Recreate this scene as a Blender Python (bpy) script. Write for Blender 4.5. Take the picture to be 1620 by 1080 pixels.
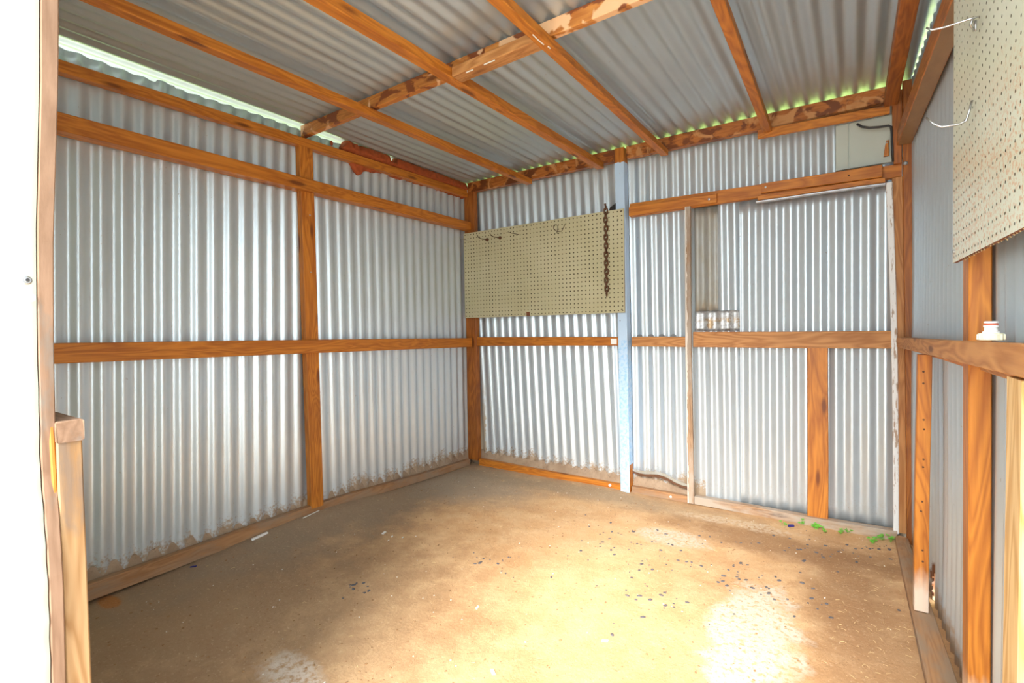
import bpy, bmesh, math, random
from mathutils import Vector, Matrix
random.seed(7)
D = bpy.data
for o in list(D.objects): D.objects.remove(o)
SC = bpy.context.scene
COL = SC.collection
PI = math.pi

# ------------------------------------------------------------ camera, world, exposure
FPX, YAW, PITCH, ROLL = 787.9, math.radians(34.48), math.radians(-1.354), math.radians(-0.937)
cam = D.objects.new('camera', D.cameras.new('camera')); COL.objects.link(cam)
cam.data.sensor_width = 36.0; cam.data.lens = FPX*36.0/1620.0; cam.data.clip_start = 0.02
fwd = Vector((-math.sin(YAW)*math.cos(PITCH), math.cos(YAW)*math.cos(PITCH), math.sin(PITCH)))
r0 = Vector((math.cos(YAW), math.sin(YAW), 0)); u0 = r0.cross(fwd)
rr = math.cos(ROLL)*r0 + math.sin(ROLL)*u0; uu = -math.sin(ROLL)*r0 + math.cos(ROLL)*u0
M = Matrix((rr, uu, -fwd)).transposed().to_4x4(); M.translation = (0, 0, 1.0)
cam.matrix_world = M
SC.camera = cam
w = D.worlds.new('world'); SC.world = w; w.use_nodes = True
bg = w.node_tree.nodes['Background']; bg.inputs[0].default_value = (0.86, 0.95, 1.0, 1); bg.inputs[1].default_value = 1.0
SC.view_settings.view_transform = 'Standard'; SC.view_settings.look = 'None'
SC.view_settings.gamma = 1.0; SC.view_settings.use_curve_mapping = False
SC.view_settings.exposure = 2.6
sd = D.lights.new('sun', 'SUN'); sd.energy = 2.2; sd.angle = math.radians(36); sd.color = (1, .95, .87)
sun = D.objects.new('sun', sd); COL.objects.link(sun)
sun.rotation_euler = Vector((-.20*math.cos(math.radians(36)), .98*math.cos(math.radians(36)), -math.sin(math.radians(36)))).to_track_quat('-Z', 'Y').to_euler(); sun.location = (1, -4, 4)
SC.cycles.max_bounces = 12; SC.cycles.diffuse_bounces = 7; SC.cycles.glossy_bounces = 7

# ------------------------------------------------------------ materials
class NT:
    def __init__(s, name):
        s.m = D.materials.new(name); s.m.use_nodes = True; s.t = s.m.node_tree
        s.b = s.t.nodes['Principled BSDF']
    def n(s, kind, **kw):
        x = s.t.nodes.new(kind)
        for k, v in kw.items(): setattr(x, k, v)
        return x
    def l(s, a, b): s.t.links.new(a, b)
    def val(s, sock, v):
        if hasattr(v, 'node'): s.l(v, sock)
        else: sock.default_value = v
    def math(s, op, a, b=0.0, clamp=False):
        x = s.n('ShaderNodeMath', operation=op, use_clamp=clamp); s.val(x.inputs[0], a); s.val(x.inputs[1], b); return x.outputs[0]
    def mix(s, f, a, b):
        x = s.n('ShaderNodeMix', data_type='RGBA'); s.val(x.inputs[0], f); s.val(x.inputs[6], a); s.val(x.inputs[7], b); return x.outputs[2]
    def noise(s, vec, scale, detail=4, rough=.55, dist=0):
        x = s.n('ShaderNodeTexNoise'); s.l(vec, x.inputs['Vector']); x.inputs['Scale'].default_value = scale
        x.inputs['Detail'].default_value = detail; x.inputs['Roughness'].default_value = rough; x.inputs['Distortion'].default_value = dist
        return x.outputs[0]
    def ramp(s, f, lo, hi, c0=(0, 0, 0, 1), c1=(1, 1, 1, 1)):
        if hi > 1: f = s.math('MULTIPLY', f, .5); lo *= .5; hi *= .5
        x = s.n('ShaderNodeValToRGB'); s.l(f, x.inputs[0]); e = x.color_ramp.elements
        e[0].position = lo; e[1].position = hi; e[0].color = c0; e[1].color = c1; return x.outputs[0]
    def objco(s): return s.n('ShaderNodeTexCoord').outputs['Object']
    def xyz(s, v):
        x = s.n('ShaderNodeSeparateXYZ'); s.l(v, x.inputs[0]); return x.outputs
    def vmul(s, v, k):
        x = s.n('ShaderNodeVectorMath', operation='MULTIPLY'); s.l(v, x.inputs[0]); x.inputs[1].default_value = k; return x.outputs[0]
    def vadd(s, v, k):
        x = s.n('ShaderNodeVectorMath', operation='ADD'); s.l(v, x.inputs[0]); s.val(x.inputs[1], k); return x.outputs[0]
    def bump(s, h, strength, dist=.002):
        x = s.n('ShaderNodeBump'); s.l(h, x.inputs['Height']); x.inputs['Strength'].default_value = strength
        x.inputs['Distance'].default_value = dist; s.l(x.outputs[0], s.b.inputs['Normal'])
    def blob(s, co, cx, cy, rx, ry, warp=0.0, nz=None, soft=.35):
        """0..1 mask of an ellipse in object x, y, its edge ragged by noise"""
        c = s.xyz(co)
        a = s.math('DIVIDE', s.math('SUBTRACT', c[0], cx), rx); b = s.math('DIVIDE', s.math('SUBTRACT', c[1], cy), ry)
        d = s.math('SQRT', s.math('ADD', s.math('MULTIPLY', a, a), s.math('MULTIPLY', b, b)))
        if nz is not None: d = s.math('ADD', d, s.math('MULTIPLY', s.math('SUBTRACT', nz, .5), warp))
        x = s.n('ShaderNodeMapRange'); s.l(d, x.inputs[0]); x.inputs[1].default_value = 1-soft; x.inputs[2].default_value = 1+soft
        x.inputs[3].default_value = 1; x.inputs[4].default_value = 0; return x.outputs[0]

def c4(c): return (c[0], c[1], c[2], 1)
def plain(name, col, rough=.5, metal=0, nscale=0, var=.12, bump=0):
    k = NT(name); k.b.inputs['Roughness'].default_value = rough; k.b.inputs['Metallic'].default_value = metal
    if nscale:
        f = k.noise(k.objco(), nscale, 5)
        k.l(k.mix(f, c4([v*(1-var*2) for v in col]), c4([min(1, v*(1+var)) for v in col])), k.b.inputs['Base Color'])
        if bump: k.bump(f, bump)
    else: k.b.inputs['Base Color'].default_value = c4(col)
    return k.m

def wood(name, light, dark, ring=.5, blotch=None, blotch2=None, blotch_amt=.5, knots=True, rough=.5, grey=None, grey_amt=0, grain=1.0, paint=None, bscale=14.0, bsoft=.06):
    """planed timber, the grain along local X; each piece gets its own part of the pattern"""
    k = NT(name); oi = k.n('ShaderNodeObjectInfo')
    off = k.n('ShaderNodeCombineXYZ')
    r = k.math('MULTIPLY', oi.outputs['Random'], 37.0)
    k.l(r, off.inputs[0]); k.l(k.math('MULTIPLY', oi.outputs['Random'], 3.7), off.inputs[1]); k.l(k.math('MULTIPLY', oi.outputs['Random'], 5.3), off.inputs[2])
    raw = k.objco(); co = k.vadd(raw, off.outputs[0])
    g1 = k.noise(k.vmul(co, (2.6, 95, 95)), grain, 7, .68)
    g2 = k.noise(k.vmul(co, (1.3, 9, 9)), 1.0, 3, .5, .6)
    rings = k.math('FRACT', k.math('MULTIPLY', g2, 13.0))
    rings = k.math('ABSOLUTE', k.math('SUBTRACT', k.math('MULTIPLY', rings, 2), 1))
    f = k.math('ADD', k.math('MULTIPLY', g1, 1-ring*.6), k.math('MULTIPLY', rings, ring*.6))
    col = k.mix(k.ramp(f, .29, .66), c4(dark), c4(light))
    broad = k.noise(k.vmul(co, (3, 8, 8)), 1.0, 3)
    col = k.mix(k.math('MULTIPLY', k.ramp(broad, .5, .75), .35), col, c4([v*.62 for v in dark]))
    if knots:
        v = k.n('ShaderNodeTexVoronoi'); k.l(k.vmul(co, (3.2, 14, 14)), v.inputs['Vector']); v.inputs['Scale'].default_value = 1.0
        kn = k.ramp(v.outputs['Distance'], .10, .19, (1, 1, 1, 1), (0, 0, 0, 1))
        col = k.mix(k.math('MULTIPLY', kn, .85), col, c4([dark[0]*.35, dark[1]*.25, dark[2]*.3]))
    if blotch:
        b = k.noise(k.vmul(co, (1, 1.6, 1.6)), bscale, 3, .5, .5)
        m = k.ramp(b, .64-blotch_amt*.25, .64-blotch_amt*.25+bsoft)
        col = k.mix(m, col, c4(blotch))
        if blotch2:
            b2 = k.noise(k.vadd(co, (3.3, 1, 2)), bscale*.8, 3, .5, 1.0)
            col = k.mix(k.ramp(b2, .55, .55+bsoft), col, c4(blotch2))
    if grey:
        gg = k.noise(k.vmul(co, (4, 12, 12)), 1.0, 5, .65)
        col = k.mix(k.math('MULTIPLY', k.ramp(gg, .62-grey_amt*.35, .72-grey_amt*.2), .9), col, c4(grey))
    if paint: col = paint(k, raw, co, col)
    k.l(col, k.b.inputs['Base Color']); k.b.inputs['Roughness'].default_value = rough
    k.bump(k.math('ADD', g1, k.math('MULTIPLY', rings, .3)), .35, .0012)
    return k.m

OR_L, OR_D = (.60, .215, .024), (.37, .105, .009)
M = {}
M['wood'] = wood('stained pine', OR_L, OR_D)
M['wood_deep'] = wood('deep stained pine', (.42, .135, .018), (.23, .062, .008))
M['wood_blotch'] = wood('blotched stained pine', (.62, .25, .05), (.42, .13, .02), blotch=(.22, .055, .012), blotch2=(.80, .48, .26), blotch_amt=.50, bscale=8.0, bsoft=.03)
M['wood_plate'] = wood('blotched wall plate', (.50, .17, .03), (.34, .10, .015), blotch=(.17, .045, .008), blotch2=(.55, .26, .09), blotch_amt=.60, bscale=15.0, bsoft=.09)
M['wood_mid'] = wood('light brown pine', (.56, .265, .09), (.38, .15, .04), rough=.6, ring=.7)
M['wood_pale'] = wood('pale pine', (.82, .56, .27), (.60, .34, .12), rough=.6, ring=.9, knots=False)
M['wood_grey'] = wood('weathered timber', (.42, .26, .15), (.25, .14, .075), grey=(.40, .34, .28), grey_amt=.5, rough=.85)
M['wood_low'] = wood('soil stained timber', (.42, .22, .10), (.29, .14, .06), grey=(.30, .21, .14), grey_amt=.6, rough=.85)
def rough_under(k, raw, co, col):         # its underside is rough sawn and brown
    nz = k.xyz(k.n('ShaderNodeNewGeometry').outputs['True Normal'])[2]
    n = k.noise(k.vmul(co, (14, 30, 30)), 1.0, 5)
    return k.mix(k.math('LESS_THAN', nz, -.8), col, k.mix(n, (.20, .11, .05, 1), (.36, .21, .10, 1)))
M['wood_two'] = wood('stained beam with rough underside', (.46, .16, .024), (.27, .08, .012), paint=rough_under)
M['wood_rough'] = wood('rough sawn timber', (.34, .18, .075), (.23, .115, .045), knots=False, rough=.9, grey=(.27, .16, .09), grey_amt=.4)
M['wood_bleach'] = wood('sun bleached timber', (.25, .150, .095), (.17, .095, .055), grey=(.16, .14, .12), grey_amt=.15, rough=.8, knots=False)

def foot_white(k, raw, co, col):          # timber worn pale at its foot (local x runs up from the foot)
    x = k.xyz(raw)[0]; n = k.noise(k.vmul(co, (10, 40, 40)), 1.0, 4)
    m = k.math('SUBTRACT', 1.0, k.math('DIVIDE', k.math('SUBTRACT', x, k.math('MULTIPLY', n, .12)), .09), True)
    return k.mix(k.math('MULTIPLY', k.math('MAXIMUM', m, 0.0), .8), col, (.72, .62, .52, 1))
M['wood_foot'] = wood('stained pine, worn foot', OR_L, OR_D, paint=foot_white)
def grey_top(k, raw, co, col):            # post greyed near its upper end
    x = k.xyz(raw)[0]; n = k.noise(k.vmul(co, (12, 60, 60)), 1.0, 5)
    m = k.math('MULTIPLY', k.ramp(k.math('ADD', x, k.math('MULTIPLY', n, .1)), .745, .775), k.ramp(n, .35, .6))
    return k.mix(k.math('MULTIPLY', m, .6), col, (.12, .10, .09, 1))
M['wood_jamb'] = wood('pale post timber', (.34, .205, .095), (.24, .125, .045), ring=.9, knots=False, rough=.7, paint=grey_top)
def blue_paint(k, raw, co, col):          # pale blue paint up to 2 m, bare timber above
    x, y, z = k.xyz(raw)
    n = k.noise(raw, 30.0, 4)
    pc = k.mix(k.math('MULTIPLY', k.ramp(k.noise(raw, 60.0, 3), .45, .6), k.math('LESS_THAN', x, .93)), (.52, .70, .93, 1), (.34, .60, .90, 1))
    m = k.math('LESS_THAN', k.math('ADD', x, k.math('MULTIPLY', n, .02)), 2.013)
    chips = k.ramp(k.noise(k.vmul(raw, (9, 40, 40)), 3.0, 4), .70, .72)
    m = k.math('MULTIPLY', m, k.math('SUBTRACT', 1.0, k.math('MULTIPLY', chips, .8)))
    side = k.math('GREATER_THAN', y, .0275)   # the right edge keeps its bare wood
    m = k.math('MULTIPLY', m, k.math('SUBTRACT', 1.0, side))
    return k.mix(m, col, pc)
M['wood_blue'] = wood('pale blue painted post', OR_L, OR_D, paint=blue_paint)
def white_paint(k, raw, co, col):
    chips = k.ramp(k.noise(k.vmul(raw, (6, 50, 50)), 2.0, 5, .65), .56, .60)
    return k.mix(chips, (.80, .80, .80, 1), c4((.40, .28, .20)))
M['wood_white'] = wood('chipped white paint', (.5, .3, .15), (.35, .2, .1), paint=white_paint)
def white_edge(k, raw, co, col):
    y = k.xyz(raw)[1]; n = k.noise(k.vmul(raw, (9, 30, 30)), 2.0, 4)
    return k.mix(k.math('MULTIPLY', k.math('LESS_THAN', k.math('ADD', y, k.math('MULTIPLY', n, .02)), .001), .85), col, (.75, .70, .64, 1))
M['wood_thin'] = wood('weathered stick with old paint', (.40, .26, .16), (.27, .16, .09), grey=(.42, .35, .29), grey_amt=.6, rough=.85, paint=white_edge)

def zinc(name, tint=(.63, .705, .765), rough=.36, metal=.60, dirt=True, hstripe=None):
    """corrugated zinc sheet; soil splashes near the ground"""
    k = NT(name); co = k.objco(); x, y, z = k.xyz(co)
    n = k.noise(co, 6.0, 3); n2 = k.noise(co, 90.0, 4)
    col = k.mix(n, c4([v*.93 for v in tint]), c4([min(1, v*1.06) for v in tint]))
    spk = k.ramp(k.noise(co, 75.0, 2), .735, .76)
    col = k.mix(k.math('MULTIPLY', spk, .5), col, (.35, .27, .2, 1))
    k.l(k.math('ADD', k.math('MULTIPLY', n2, .12), rough-.06), k.b.inputs['Roughness'])
    met = metal
    if dirt:
        lo = k.noise(k.vmul(co, (9, 9, 3)), 1.0, 4, .7)
        hi = k.noise(co, 70.0, 5, .7)
        h = k.math('ADD', k.math('MULTIPLY', lo, .24), -.005)
        a = k.math('DIVIDE', k.math('SUBTRACT', h, k.math('SUBTRACT', z, .03)), .05)
        a = k.math('MULTIPLY', k.math('ADD', a, k.math('MULTIPLY', k.math('SUBTRACT', hi, .55), 5.0)), 1.0, True)
        lim = k.math('LESS_THAN', x, -.7)
        a = k.math('MULTIPLY', a, k.math('ADD', k.math('MULTIPLY', lim, .85), .12))
        col = k.mix(a, col, (.36, .26, .17, 1))
        met = k.math('MULTIPLY', k.math('SUBTRACT', 1.0, a), metal)
    if hstripe: col, met = hstripe(k, co, col, met)
    k.l(col, k.b.inputs['Base Color']); k.val(k.b.inputs['Metallic'], met)
    return k.m
def corner_splash(k, co, col, met):
    x, y, z = k.xyz(co)
    a = k.math('LESS_THAN', k.math('ADD', x, k.math('MULTIPLY', k.noise(co, 25.0, 4), .05)), -2.255)
    zt = k.ramp(k.math('ADD', z, k.math('MULTIPLY', k.noise(co, 22.0, 4), .5)), .55, .85, (1, 1, 1, 1), (0, 0, 0, 1))
    m = k.math('MULTIPLY', a, zt)
    return k.mix(k.math('MULTIPLY', m, .8), col, (.50, .40, .26, 1)), k.math('MULTIPLY', met, k.math('SUBTRACT', 1.0, m))
def rust_hole(k, co, col, met):
    x, y, z = k.xyz(co); n = k.noise(co, 30.0, 4)
    dy = k.math('DIVIDE', k.math('SUBTRACT', y, 2.33), .09); dz = k.math('DIVIDE', k.math('SUBTRACT', z, .07), .10)
    d = k.math('ADD', k.math('SQRT', k.math('ADD', k.math('MULTIPLY', dy, dy), k.math('MULTIPLY', dz, dz))), k.math('MULTIPLY', n, .9))
    m = k.ramp(d, .95, 1.15, (1, 1, 1, 1), (0, 0, 0, 1))
    d2 = k.math('ADD', k.math('MULTIPLY', n, .12), z)
    m2 = k.ramp(d2, .09, .14, (.9, .9, .9, 1), (0, 0, 0, 1))
    col = k.mix(m2, col, (.48, .33, .2, 1))
    return k.mix(m, col, (.16, .06, .025, 1)), k.math('MULTIPLY', met, k.math('SUBTRACT', 1.0, m))
M['zinc_left'] = zinc('zinc left wall')
M['zinc_back'] = zinc('zinc back wall', hstripe=corner_splash)
M['zinc_right'] = zinc('zinc right wall', hstripe=rust_hole, dirt=False, rough=.45, tint=(.58, .65, .71))
M['zinc_infill'] = zinc('zinc lower sheet', dirt=True)
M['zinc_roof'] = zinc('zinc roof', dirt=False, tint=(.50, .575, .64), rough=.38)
def old_zinc(k, co, col, met):
    n = k.noise(k.vmul(co, (16, 16, 5)), 1.0, 5, .65)
    return k.mix(k.ramp(n, .42, .68), (.42, .43, .42, 1), (.36, .33, .26, 1)), .35
M['zinc_old'] = zinc('oxidised zinc', dirt=False, hstripe=old_zinc, rough=.5)
def patch_zinc(k, co, col, met):
    z = k.xyz(co)[2]; n = k.noise(co, 45.0, 5, .75); n2 = k.noise(co, 14.0, 4)
    col = k.mix(k.ramp(n, .47, .53), (.66, .67, .68, 1), (.45, .46, .48, 1))
    rust = k.math('MULTIPLY', k.ramp(n2, .5, .58), k.ramp(z, 1.04, 1.05, (1, 1, 1, 1), (0, 0, 0, 1)))
    return k.mix(k.math('MULTIPLY', rust, k.ramp(n, .42, .5)), col, (.42, .29, .17, 1)), .5
M['zinc_patch'] = zinc('mottled metal patch', dirt=False, hstripe=patch_zinc, rough=.4)
M['green_sheet'] = plain('pale green painted sheet', (.72, .84, .75), .45, 0, 3.0, .04)
M['panel'] = plain('grey green cladding panel', (.50, .55, .50), .6, 0, 9, .04)
M['foam'] = plain('orange brown expanding foam', (.42, .085, .018), .75, 0, 60, .25, .8)
M['rust'] = plain('rusty iron', (.17, .080, .042), .8, .3, 120, .3, .8)
M['steel'] = plain('bright steel', (.42, .42, .43), .3, 1)
M['dull_wire'] = plain('dull wire', (.13, .10, .07), .6, .4)
M['grey_wire'] = plain('grey wire', (.48, .44, .34), .5, .4)
M['black'] = plain('black rubber', (.018, .018, .02), .45)
M['flash'] = plain('painted metal flashing', (.55, .58, .64), .35, .5, 20, .12)
M['white'] = plain('white plastic', (.85, .85, .84), .4)
M['cream'] = plain('cream plastic', (.82, .80, .60), .4)
M['red'] = plain('red rubber ring', (.65, .12, .05), .5)
M['dark_grey'] = plain('grey closure foam', (.22, .23, .24), .8)
M['clover'] = plain('clover green', (.16, .52, .05), .5, 0, 30, .2)
M['straw'] = plain('straw', (.62, .45, .22), .8)
M['stone'] = plain('dark gravel', (.12, .11, .12), .8, 0, 30, .3)
M['grit'] = plain('brown grit', (.36, .20, .09), .9, 0, 30, .3)
M['chip'] = plain('white chips', (.82, .80, .74), .7)
M['blue'] = plain('blue plastic', (.02, .02, .16), .4)
M['boardedge'] = plain('brown hardboard', (.20, .07, .03), .8)
M['hole'] = plain('hole insides darkened for the gap behind', (.055, .04, .022), .9)  # dark tone painted in for the shaded gap behind the board
def pegmat(name, a, b, worn=False, rough=.45):
    k = NT(name); co = k.objco(); n = k.noise(co, 3.0, 4)
    col = k.mix(k.ramp(n, .35, .7), c4(a), c4(b))
    if worn:
        x, y, z = k.xyz(co); n2 = k.noise(co, 120.0, 3, .7); n3 = k.noise(co, 8.0, 3)
        m = k.math('MULTIPLY', k.ramp(n2, .52, .58), k.ramp(k.math('ADD', z, k.math('MULTIPLY', n3, .3)), 1.46, 1.62, (1, 1, 1, 1), (0, 0, 0, 1)))
        col = k.mix(k.math('MULTIPLY', m, .8), col, (.60, .32, .14, 1))
    k.l(col, k.b.inputs['Base Color']); k.b.inputs['Roughness'].default_value = rough
    return k.m
M['peg'] = pegmat('olive cream pegboard', (.50, .47, .29), (.58, .55, .37))
M['peg_worn'] = pegmat('worn cream pegboard', (.66, .68, .55), (.74, .76, .64), True, .3)

def soil(name):
    k = NT(name); co = k.objco()
    big = k.noise(co, 1.6, 4, .6); mid = k.noise(co, 7.0, 6, .65); fine = k.noise(co, 95.0, 8, .78); grit = k.noise(co, 60.0, 3, .6)
    col = k.mix(k.ramp(big, .38, .62), (.50, .28, .125, 1), (.62, .37, .18, 1))
    col = k.mix(k.math('MULTIPLY', k.ramp(mid, .42, .62), .5), col, (.68, .46, .26, 1))
    x, y, z = k.xyz(co)
    def tint(m, c, a):
        nonlocal col
        col = k.mix(k.math('MULTIPLY', m, a), col, c4(c))
    tint(k.blob(co, -2.2, .75, 1.0, .85, 1.5, mid, .45), (.27, .175, .105), .7)      # brown grey soil near left, also painted darker for the dim light there
    tint(k.blob(co, -2.35, 1.9, .35, 1.2, 1.6, mid, .4), (.30, .225, .155), .8)       # grey dust along the left wall
    tint(k.blob(co, -2.05, 2.5, .42, .30, 1.4, mid, .4), (.40, .32, .235), .75)       # pale crust in the corner
    tint(k.blob(co, -1.5, 2.75, .9, .13, 1.6, mid, .5), (.33, .25, .165), .7)
    tint(k.blob(co, -.25, 2.55, .5, .13, 1.3, mid, .4), (.27, .135, .055), .75)        # damp brown run
    tint(k.blob(co, -.02, 2.2, .14, .38, 1.3, mid, .4), (.27, .135, .055), .7)
    tint(k.blob(co, .06, 1.75, .16, .45, 1.3, mid, .4), (.33, .175, .08), .6)
    m = k.blob(co, -.27, 1.75, .13, .34, 1.9, mid, .2); tint(k.math('MULTIPLY', m, k.ramp(grit, .34, .5)), (.68, .60, .50), .8)   # white powder
    m = k.blob(co, -.72, 2.36, .14, .10, 1.9, mid, .25); tint(k.math('MULTIPLY', m, k.ramp(grit, .34, .55)), (.66, .56, .46), .7)
    m = k.blob(co, -1.38, .82, .12, .06, 2.2, mid, .35); tint(k.math('MULTIPLY', m, k.ramp(grit, .34, .55)), (.66, .58, .50), .8)
    m = k.blob(co, -.5, 2.72, .3, .05, 2.2, mid, .2); tint(k.math('MULTIPLY', m, k.ramp(grit, .40, .55)), (.62, .48, .34), .7)
    tint(k.blob(co, -2.31, .66, .07, .035, 1.5, mid, .15), (.45, .18, .05), .9)
    col = k.mix(k.math('MULTIPLY', k.ramp(fine, .57, .66), .6), col, (.20, .11, .055, 1))
    col = k.mix(k.math('MULTIPLY', k.ramp(fine, .34, .43, (1, 1, 1, 1), (0, 0, 0, 1)), .55), col, (.74, .56, .38, 1))
    k.l(col, k.b.inputs['Base Color']); k.b.inputs['Roughness'].default_value = .95
    k.bump(k.math('ADD', k.math('MULTIPLY', mid, 1.5), fine), .6, .006)
    return k.m
M['soil'] = soil('bare earth floor')
def ledge(name):
    k = NT(name); co = k.objco(); f = k.noise(co, 60.0, 6, .7); m = k.noise(co, 12.0, 4)
    col = k.mix(k.ramp(m, .35, .65), (.30, .205, .135, 1), (.40, .29, .20, 1))
    col = k.mix(k.math('MULTIPLY', k.ramp(f, .58, .66), .6), col, (.15, .10, .065, 1))
    k.l(col, k.b.inputs['Base Color']); k.b.inputs['Roughness'].default_value = .95; k.bump(f, .8, .006)
    return k.m
M['ledge'] = ledge('heaped dry soil')
M['ground'] = plain('pale concrete yard', (.62, .57, .50), .9, 0, 4, .08)
M['added_hedge'] = plain('yellow green leaves', (.36, .46, .11), .6, 0, 9, .2)
M['end_grain'] = wood('end grain', (.66, .42, .26), (.40, .24, .14), grey=(.38, .32, .28), grey_amt=.3, rough=.9, knots=False)

# ------------------------------------------------------------ object helpers
def tag(o, label=None, cat=None, group=None, kind=None):
    if label: o['label'] = label
    if cat: o['category'] = cat
    if group: o['group'] = group
    if kind: o['kind'] = kind
    return o
def link(name, bm, mats, parent=None, smooth=False, world=None):
    me = D.meshes.new(name); bmesh.ops.recalc_face_normals(bm, faces=bm.faces); bm.to_mesh(me); bm.free()
    for m in (mats if isinstance(mats, (list, tuple)) else [mats]): me.materials.append(M[m])
    if smooth:
        for p in me.polygons: p.use_smooth = True
    o = D.objects.new(name, me); COL.objects.link(o)
    if world is not None: o.matrix_world = world
    if parent is not None:
        o.parent = parent; o.matrix_parent_inverse = Matrix(); pw = parent.matrix_basis.copy()
        if parent.parent: pw = parent.parent.matrix_basis @ pw
        o.matrix_basis = pw.inverted() @ (world if world is not None else Matrix())
    return o
def empty(name, loc):
    o = D.objects.new(name, None); COL.objects.link(o); o.matrix_basis = Matrix.Translation(loc); o.empty_display_size = .05
    return o
def box(bm, x0, x1, y0, y1, z0, z1, bev=0):
    vs = [bm.verts.new((x, y, z)) for x in (x0, x1) for y in (y0, y1) for z in (z0, z1)]
    fs = [bm.faces.new([vs[i] for i in q]) for q in ((0, 1, 3, 2), (4, 6, 7, 5), (0, 4, 5, 1), (2, 3, 7, 6), (0, 2, 6, 4), (1, 5, 7, 3))]
    if bev:
        es = {e for f in fs for e in f.edges}
        bmesh.ops.bevel(bm, geom=list(es), offset=bev, segments=1, affect='EDGES')
AX = {'x': Matrix(((1, 0, 0), (0, 1, 0), (0, 0, 1))),
      'y': Matrix(((0, -1, 0), (1, 0, 0), (0, 0, 1))),      # local x -> world y, local y -> world -x
      'z': Matrix(((0, 1, 0), (0, 0, 1), (1, 0, 0)))}       # local x -> z, y -> x, z -> y
def timber(name, label, cat, axis, a0, a1, r0, r1=None, mat='wood', group=None, seg=10, warp=.0012, bev=.0022, rough_end=0, parent=None, path=None):
    """a board along one axis; r0/r1 = (b0,b1,c0,c1), the section's limits on the other two axes at each end (x: y,z; y: x,z; z: x,y)"""
    r1 = r1 or r0; rnd = random.Random(name+str(a0)+str(r0))
    bm = bmesh.new(); rings = []
    ph = [rnd.uniform(0, 6.28) for _ in range(4)]
    for i in range(seg+1):
        t = i/seg; a = a0+(a1-a0)*t
        b0, b1, c0, c1 = [r0[j]+(r1[j]-r0[j])*t for j in range(4)]
        if path:
            pb, pc = path(a); b0 += pb; b1 += pb; c0 += pc; c1 += pc
        wb = warp*math.sin(t*5+ph[0]); wc = warp*math.sin(t*4+ph[1])
        b0 += wb; b1 += wb; c0 += wc; c1 += wc
        e = min(bev, (b1-b0)*.3, (c1-c0)*.3)
        sec = [(b0+e, c0), (b1-e, c0), (b1, c0+e), (b1, c1-e), (b1-e, c1), (b0+e, c1), (b0, c1-e), (b0, c0+e)]
        ring = []
        for (b, c) in sec:
            aa = a + (rnd.uniform(-rough_end, rough_end) if i in (0, seg) else 0)
            p = {'x': (aa, b, c), 'y': (b, aa, c), 'z': (b, c, aa)}[axis]
            ring.append(bm.verts.new(p))
        rings.append(ring)
    for i in range(seg):
        for j in range(8):
            bm.faces.new((rings[i][j], rings[i][(j+1) % 8], rings[i+1][(j+1) % 8], rings[i+1][j]))
    bm.faces.new(rings[0]); bm.faces.new(rings[-1][::-1])
    mid0 = {'x': (a0, (r0[0]+r0[1])/2, (r0[2]+r0[3])/2), 'y': ((r0[0]+r0[1])/2, a0, (r0[2]+r0[3])/2), 'z': ((r0[0]+r0[1])/2, (r0[2]+r0[3])/2, a0)}[axis]
    W = Matrix.Translation(mid0) @ AX[axis].to_4x4()
    bm.transform(W.inverted())
    o = link(name, bm, mat, parent, world=W)
    if label: tag(o, label, cat, group)
    return o
def tube(bm, pts, r, n=8, closed=False):
    pts = [Vector(p) for p in pts]; N = len(pts); rings = []
    for i, p in enumerate(pts):
        a = pts[(i-1) % N] if (i or closed) else p; b = pts[(i+1) % N] if (i < N-1 or closed) else p
        t = (b-a).normalized()
        ref = Vector((0, 0, 1)) if abs(t.z) < .9 else Vector((1, 0, 0))
        if i and not closed or i:
            ref = prev
        s = t.cross(ref).normalized(); u = s.cross(t); prev = u
        rings.append([bm.verts.new(p + r*(math.cos(2*PI*k/n)*s + math.sin(2*PI*k/n)*u)) for k in range(n)])
    for i in range(N if closed else N-1):
        A, B = rings[i], rings[(i+1) % N]
        for k in range(n): bm.faces.new((A[k], A[(k+1) % n], B[(k+1) % n], B[k]))
    if not closed: bm.faces.new(rings[0]); bm.faces.new(rings[-1][::-1])
def lathe(bm, prof, c, axis='z', n=20):
    rings = []
    for (r, h) in prof:
        ring = []
        for k in range(n):
            a = 2*PI*k/n; x, y = r*math.cos(a), r*math.sin(a)
            p = {'z': (x, y, h), 'y': (x, h, y), 'x': (h, x, y)}[axis]
            ring.append(bm.verts.new(Vector(c)+Vector(p)))
        rings.append(ring)
    for A, B in zip(rings, rings[1:]):
        for k in range(n): bm.faces.new((A[k], A[(k+1) % n], B[(k+1) % n], B[k]))
    bm.faces.new(rings[0]); bm.faces.new(rings[-1][::-1])
def nail(parent, c, d, r=.0035, mat='steel', name='nail', out=.002):
    """a nail or bolt head on a face; d = outward direction"""
    bm = bmesh.new(); ax = 'x' if d in ('+x', '-x') else 'y' if d in ('+y', '-y') else 'z'; s = 1 if d[0] == '+' else -1
    lathe(bm, [(r*.9, -.004*s), (r, 0), (r, out*.6*s), (r*.55, out*s)], c, ax, 10)
    return link(name, bm, mat, parent)

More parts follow.
